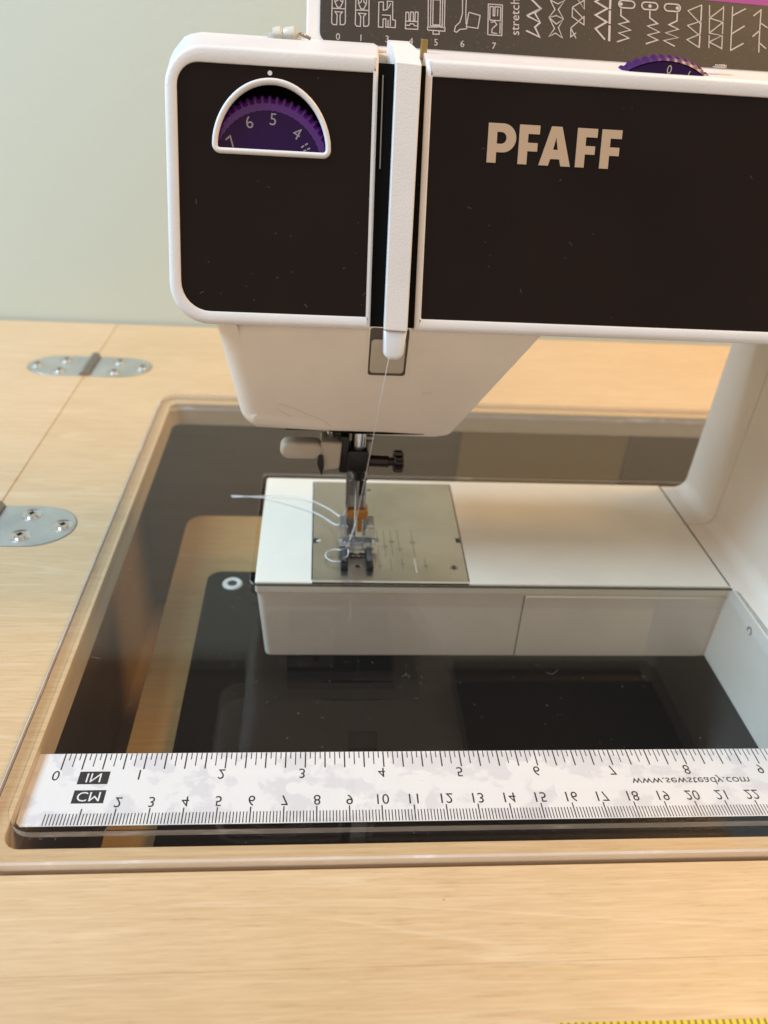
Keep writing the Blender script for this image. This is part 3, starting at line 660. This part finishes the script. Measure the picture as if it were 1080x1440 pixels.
link('guide_lines', strokes([[(121.5,124.8),(121.6,114.1)]], .35, XY, 0, 6.31), ENGRW, pl, 0)
for ch, x, y in (('1/4',109.2,133),('3/8',112.3,137),('1/2',115.6,131),('5/8',121.9,136.5),('10',106.1,118),('15',116.0,119.5),('20',126.0,118.5)):
    link('plate_numeral', text(ch, 2.1, x, y, XY, 6.33), ENGR, pl, 0)

# --- needle, bar, presser foot
ny = 133.0
nb = bpy.data.objects.new('needle_assembly', None); col.objects.link(nb); nb.parent = sm; WLOC[nb.name] = Vector((95.3, ny, 60)); nb.location = (WLOC[nb.name]-WLOC[sm.name])*MM
link('needle_bar', frustum((95.4,ny,56), (95.4,ny,80), 3.0, 3.0, 24), STEEL, nb, 40)
link('needle_clamp', rounded(rrect(90.6, 99.6, 46.4, 56.4, 1.6, 4), XZ, ny-5.2, ny+4.5, .9), BLACK, nb, 40)
link('clamp_collar', frustum((95.6,ny,41.5), (95.6,ny,46.5), 3.4, 4.4, 20), BLACK, nb, 40, .3)
link('needle', loft([[(95.3+r*math.cos(2*math.pi*k/10), ny-1.5+r*math.sin(2*math.pi*k/10), z) for k in range(10)] for z, r in ((44,.75),(36,.7),(33,.45),(12,.42),(6,.1))], True, True), STEEL, nb, 40)
link('clamp_screw', lathe((99.5,ny-1,50.2), (1,0,-.03), [(0,2.5),(8.4,2.5),(8.9,1.9),(10.6,1.9)], 20), SCREWB, nb, 40, .2)
L = []
for h, r in ((10.4, 3.6), (11.0, 4.3), (14.0, 4.3), (14.6, 3.6)):
    L.append([(99.5+h, ny-1+(r+(.45 if k % 4 < 2 else -.45))*math.cos(2*math.pi*k/32), 50.0+(r+(.45 if k % 4 < 2 else -.45))*math.sin(2*math.pi*k/32)) for k in range(32)])
link('clamp_knob', loft(L, True, True), SCREWB, nb, 30)
link('bar_screw', lathe((98.5,ny+6,57.4), (1,0,0), [(0,2.2),(3.4,2.2),(3.6,1.6)], 16), STEEL_D, nb, 40)
for sx in (92.6, 98.4):
    link('thread_hook', tube(spline([(sx,ny-5,47),(sx+.6,ny-6.4,45.6),(sx+.3,ny-6.2,43.8),(sx-.7,ny-5.2,43.4)], 5), .5), STEEL_D, nb, 60)
th = bpy.data.objects.new('needle_threader', None); col.objects.link(th); th.parent = sm; WLOC[th.name] = Vector((75,131,57)); th.location = (WLOC[th.name]-WLOC[sm.name])*MM
link('threader_lever', rounded(rrect(63.6, 80.6, 52.6, 60.0, 3.5, 6), XZ, 126.5, 132.5, 1.8, 5), BEIGE, th, 50)
link('threader_block', rounded(fillet([(79.4,46.9),(87.6,48.4),(88.4,60),(79.8,60.4)], [1,1,1,1], 4), XZ, 127.5, 137.0, 1.0), BEIGE, th, 50)
link('threader_hook', rounded(fillet([(79.0,55.2),(80.9,54.6),(81.2,50.6),(80.6,45.0),(79.7,47.6),(78.5,51.0)], .6, 3), XZ, 126.0, 127.4, .2), BLACK, th, 40)
link('threader_carrier', rounded(rrect(87.4, 91.4, 45.4, 62, .8, 3), XZ, 129.5, 137, .5), BLACK, th, 40)
link('threader_stem', frustum((84,134,58), (84,134,78), 1.6, 1.6, 16), STEEL, th, 40)
link('guard_plate', box(86.5, 122, 128, 146, 72.6, 73.2), BLACK, th, 30, .1)
pf = bpy.data.objects.new('presser_foot', None); col.objects.link(pf); pf.parent = sm; WLOC[pf.name] = Vector((96,137,6)); pf.location = (WLOC[pf.name]-WLOC[sm.name])*MM
link('presser_bar', frustum((95.6,142,36), (95.6,142,80), 3.2, 3.2, 20), STEEL_D, pf, 40)
link('ankle', rounded(fillet([(91.8,24.0),(99.9,24.0),(99.6,44),(91.9,44)], [.6]*4, 3), XZ, 136.2, 144, .9), mat('satin_steel', (.52,.48,.44), .3, 1), pf, 40)
for xx in (92.0, 99.3): link('ankle_flange', frustum((xx,136.2,25), (xx+(.1 if xx < 95 else -.1),136.2,43.5), .38, .38, 10), STEEL, pf, 40)
link('ankle_spring', rounded(rrect(91.0, 91.8, 27, 42, .3, 2), XZ, 134.6, 140, .1), STEEL_D, pf, 40)
link('ankle_slot', box(96.7, 98.7, 135.95, 136.3, 31, 42.5), BLACK, pf, 0)
link('ankle_recess', box(92.3, 95.2, 135.9, 136.2, 31.0, 41.0), STEEL_D, pf, 0)
link('amber_clip', rounded(rrect(92.0, 101.0, 19.6, 24.0, .9, 3), XZ, 134.8, 141, .6), ORANGE, pf, 40)
link('amber_tongue', box(96.6, 98.6, 135.6, 141.5, 12.5, 19.7), ORANGE, pf, 30, .2)
link('ankle_leg', box(92.0, 95.4, 135.4, 142, 11.0, 19.6), STEEL_D, pf, 30, .2)
link('ankle_edge', box(91.1, 91.6, 134.6, 138, 12.5, 30), STEEL, pf, 30, .1)
link('ankle_leg', box(98.9, 100.4, 135.4, 142, 10.6, 19.4), STEEL, pf, 30, .2)
# clear sole: two upright cheeks, cross pin, two toes with black tips
ft = bpy.data.objects.new('clear_sole', None); col.objects.link(ft); ft.parent = pf; WLOC[ft.name] = Vector((96,130,6)); ft.location = (WLOC[ft.name]-WLOC[pf.name])*MM
def subm(nm, me, M, **k): return link(nm, me, M, pf, **k)
for a, b in ((88.8, 93.0), (100.2, 104.2)):
    subm('foot_cheek', rounded(rrect(a, b, 6.6, 17.0, 1.0, 3), XZ, 132.0, 142, .5), FOOT, smooth=40)
subm('foot_bridge', rounded(rrect(90.0, 103.0, 6.7, 12.6, 1.6, 4), XZ, 127.2, 131.6, 1.4), FOOT, smooth=40)
subm('foot_pin', lathe((88.4,130.6,10.4), (1,0,0), [(0,1.6),(.4,2.1),(15.2,2.1),(17.2,1.8),(17.6,1.2)], 20), FOOT, smooth=40)
subm('foot_boss', lathe((96.4,126.4,9.6), (0,1,0), [(0,1.2),(.5,2.6),(2,3.0)], 20), FOOT, smooth=40)
for a, b in ((89.2, 92.2), (100.0, 103.0)):
    subm('foot_toe', rounded(rrect(a, b, 115.2, 133, .5, 3), XY, 8.6, 6.45, .4), BLACK, smooth=40)
    subm('toe_window', box(a+.5, b-.5, 118.2, 131, 8.5, 9.6), FOOT, smooth=30)
    subm('toe_tip', rounded(rrect(a-.1, b+.1, 114.6, 117.8, .5, 3), XY, 8.9, 6.4, .4), BLACK, smooth=40)
bpy.data.objects.remove(ft)

# ================================================================== THREAD
th0 = root('sewing_thread', (95, 130, 8), 'white sewing thread running from lever nib to needle, looping and trailing left', 'thread')
link('upper_thread', tube([(102.2,98.2,107.6),(98.6,125.6,48.0)], .14, 6), THREAD, th0, 60)
link('upper_thread', tube(spline([(98.6,125.6,48.0),(96.6,129.0,30),(95.3,131.0,19.0)], 6), .14, 6), THREAD, th0, 60)
link('needle_thread', tube(spline([(95.3,131.0,19.0),(93.9,130.0,14.4),(92.6,128.6,10.8),(90.5,127.0,8.9),(86.9,128.0,8.2),(83.6,126.4,8.0),(83.0,122.6,8.0),(86.0,119.4,8.0),(90.0,119.6,8.2),(92.4,123.0,9.0),(92.6,126.0,9.6)], 8), .25, 6), THREAD, th0, 60)
link('thread_tail', tube(spline([(91.6,141.5,20.5),(90.0,152.5,10.0),(84.6,161.5,8.4),(78.0,168.0,8.2),(71.0,172.6,8.0),(60,174.6,7.6),(50.0,173.6,7.4),(38.4,173.0,7.2)], 8), .26, 6), THREAD, th0, 60)
link('thread_tail', tube(spline([(89.6,138.0,15.0),(86.9,147.0,9.2),(81.5,155.0,8.2),(73.4,162.4,8.0),(64.0,168.0,7.8),(55,171.8,7.6),(46.0,173.0,7.6),(38.0,173.8,7.5)], 8), .25, 6), THREAD, th0, 60)

# ================================================================== YELLOW TAPE
tp = root('yellow_ruler_tape', (200, -74, 3), 'yellow measuring tape with dark ticks on the cabinet front edge, bottom right', 'measuring tape')
def tapemap(x, y, z): return (x, y + (x-141)*-.013, z)
link('tape_band', prism([(138,-66.75),(330,-66.75),(330,-82),(138,-82)], [], 3.03, 3.5, tapemap), YEL, tp, 30, .2)
tks = link('tape_ticks', strokes([[(139+1.75*k, -66.85), (138.4+1.75*k, -72.5)] for k in range(108)], .6, tapemap, 0, 3.53), YELD, tp, 0); tks['kind'] = 'stuff'

# ================================================================== LINT
hairs = []
def hair(mp, x, y, n, ln, a, r):
    bend = rnd.uniform(-.8, .8); P = []
    for k in range(6):
        q = k/5; P.append(mp(x+ln*q*math.cos(a+bend*q), y+ln*q*math.sin(a+bend*q), n))
    hairs.append(tube(P, r, 4))
LINT = mat('lint', (.30,.27,.25), .8)
for _ in range(18): hair(FACE, rnd.uniform(34, 94), rnd.uniform(2, 48), -1.05, rnd.choice((.4,.5,.8,1.6)), rnd.uniform(0, 6.3), .035)
for _ in range(12): hair(FACE, rnd.uniform(115, 230), rnd.uniform(2, 74), -1.05, rnd.choice((.4,.5,.8,1.4)), rnd.uniform(0, 6.3), .03)
for _ in range(10): hair(FACE, rnd.uniform(93, 95), rnd.uniform(2, 60), -1.0, .8, rnd.uniform(0, 6.3), .04)
link('lint', join(*hairs), LINT, None, 0)['kind'] = 'stuff'
o = bpy.data.objects['lint']; o['label'] = 'fine lint and hairs clinging to the dark glossy panels'; o['category'] = 'lint'
hairs = []
for _ in range(90): hair(XY, rnd.uniform(-5, 255), rnd.uniform(24, 104), 6.05, rnd.choice((.4,.6,1,1.6,3)), rnd.uniform(0, 6.3), .035)
for _ in range(20): hair(XY, rnd.uniform(-5, 50), rnd.uniform(100, 200), 6.05, rnd.choice((.5,1,1.6)), rnd.uniform(0, 6.3), .04)
for _ in range(26): hair(XY, rnd.uniform(-12, 230), rnd.uniform(-15, -10), 6.05, rnd.choice((.4,.6,.9)), rnd.uniform(0, 6.3), .04)
for _ in range(8): hair(XY, rnd.uniform(58, 250), rnd.uniform(110, 190), 6.35, .8, rnd.uniform(0, 6.3), .05)
o = link('dust', join(*hairs), LINT, None, 0); o['kind'] = 'stuff'; o['label'] = 'specks of dust and short fibres lying on the clear acrylic'; o['category'] = 'dust'
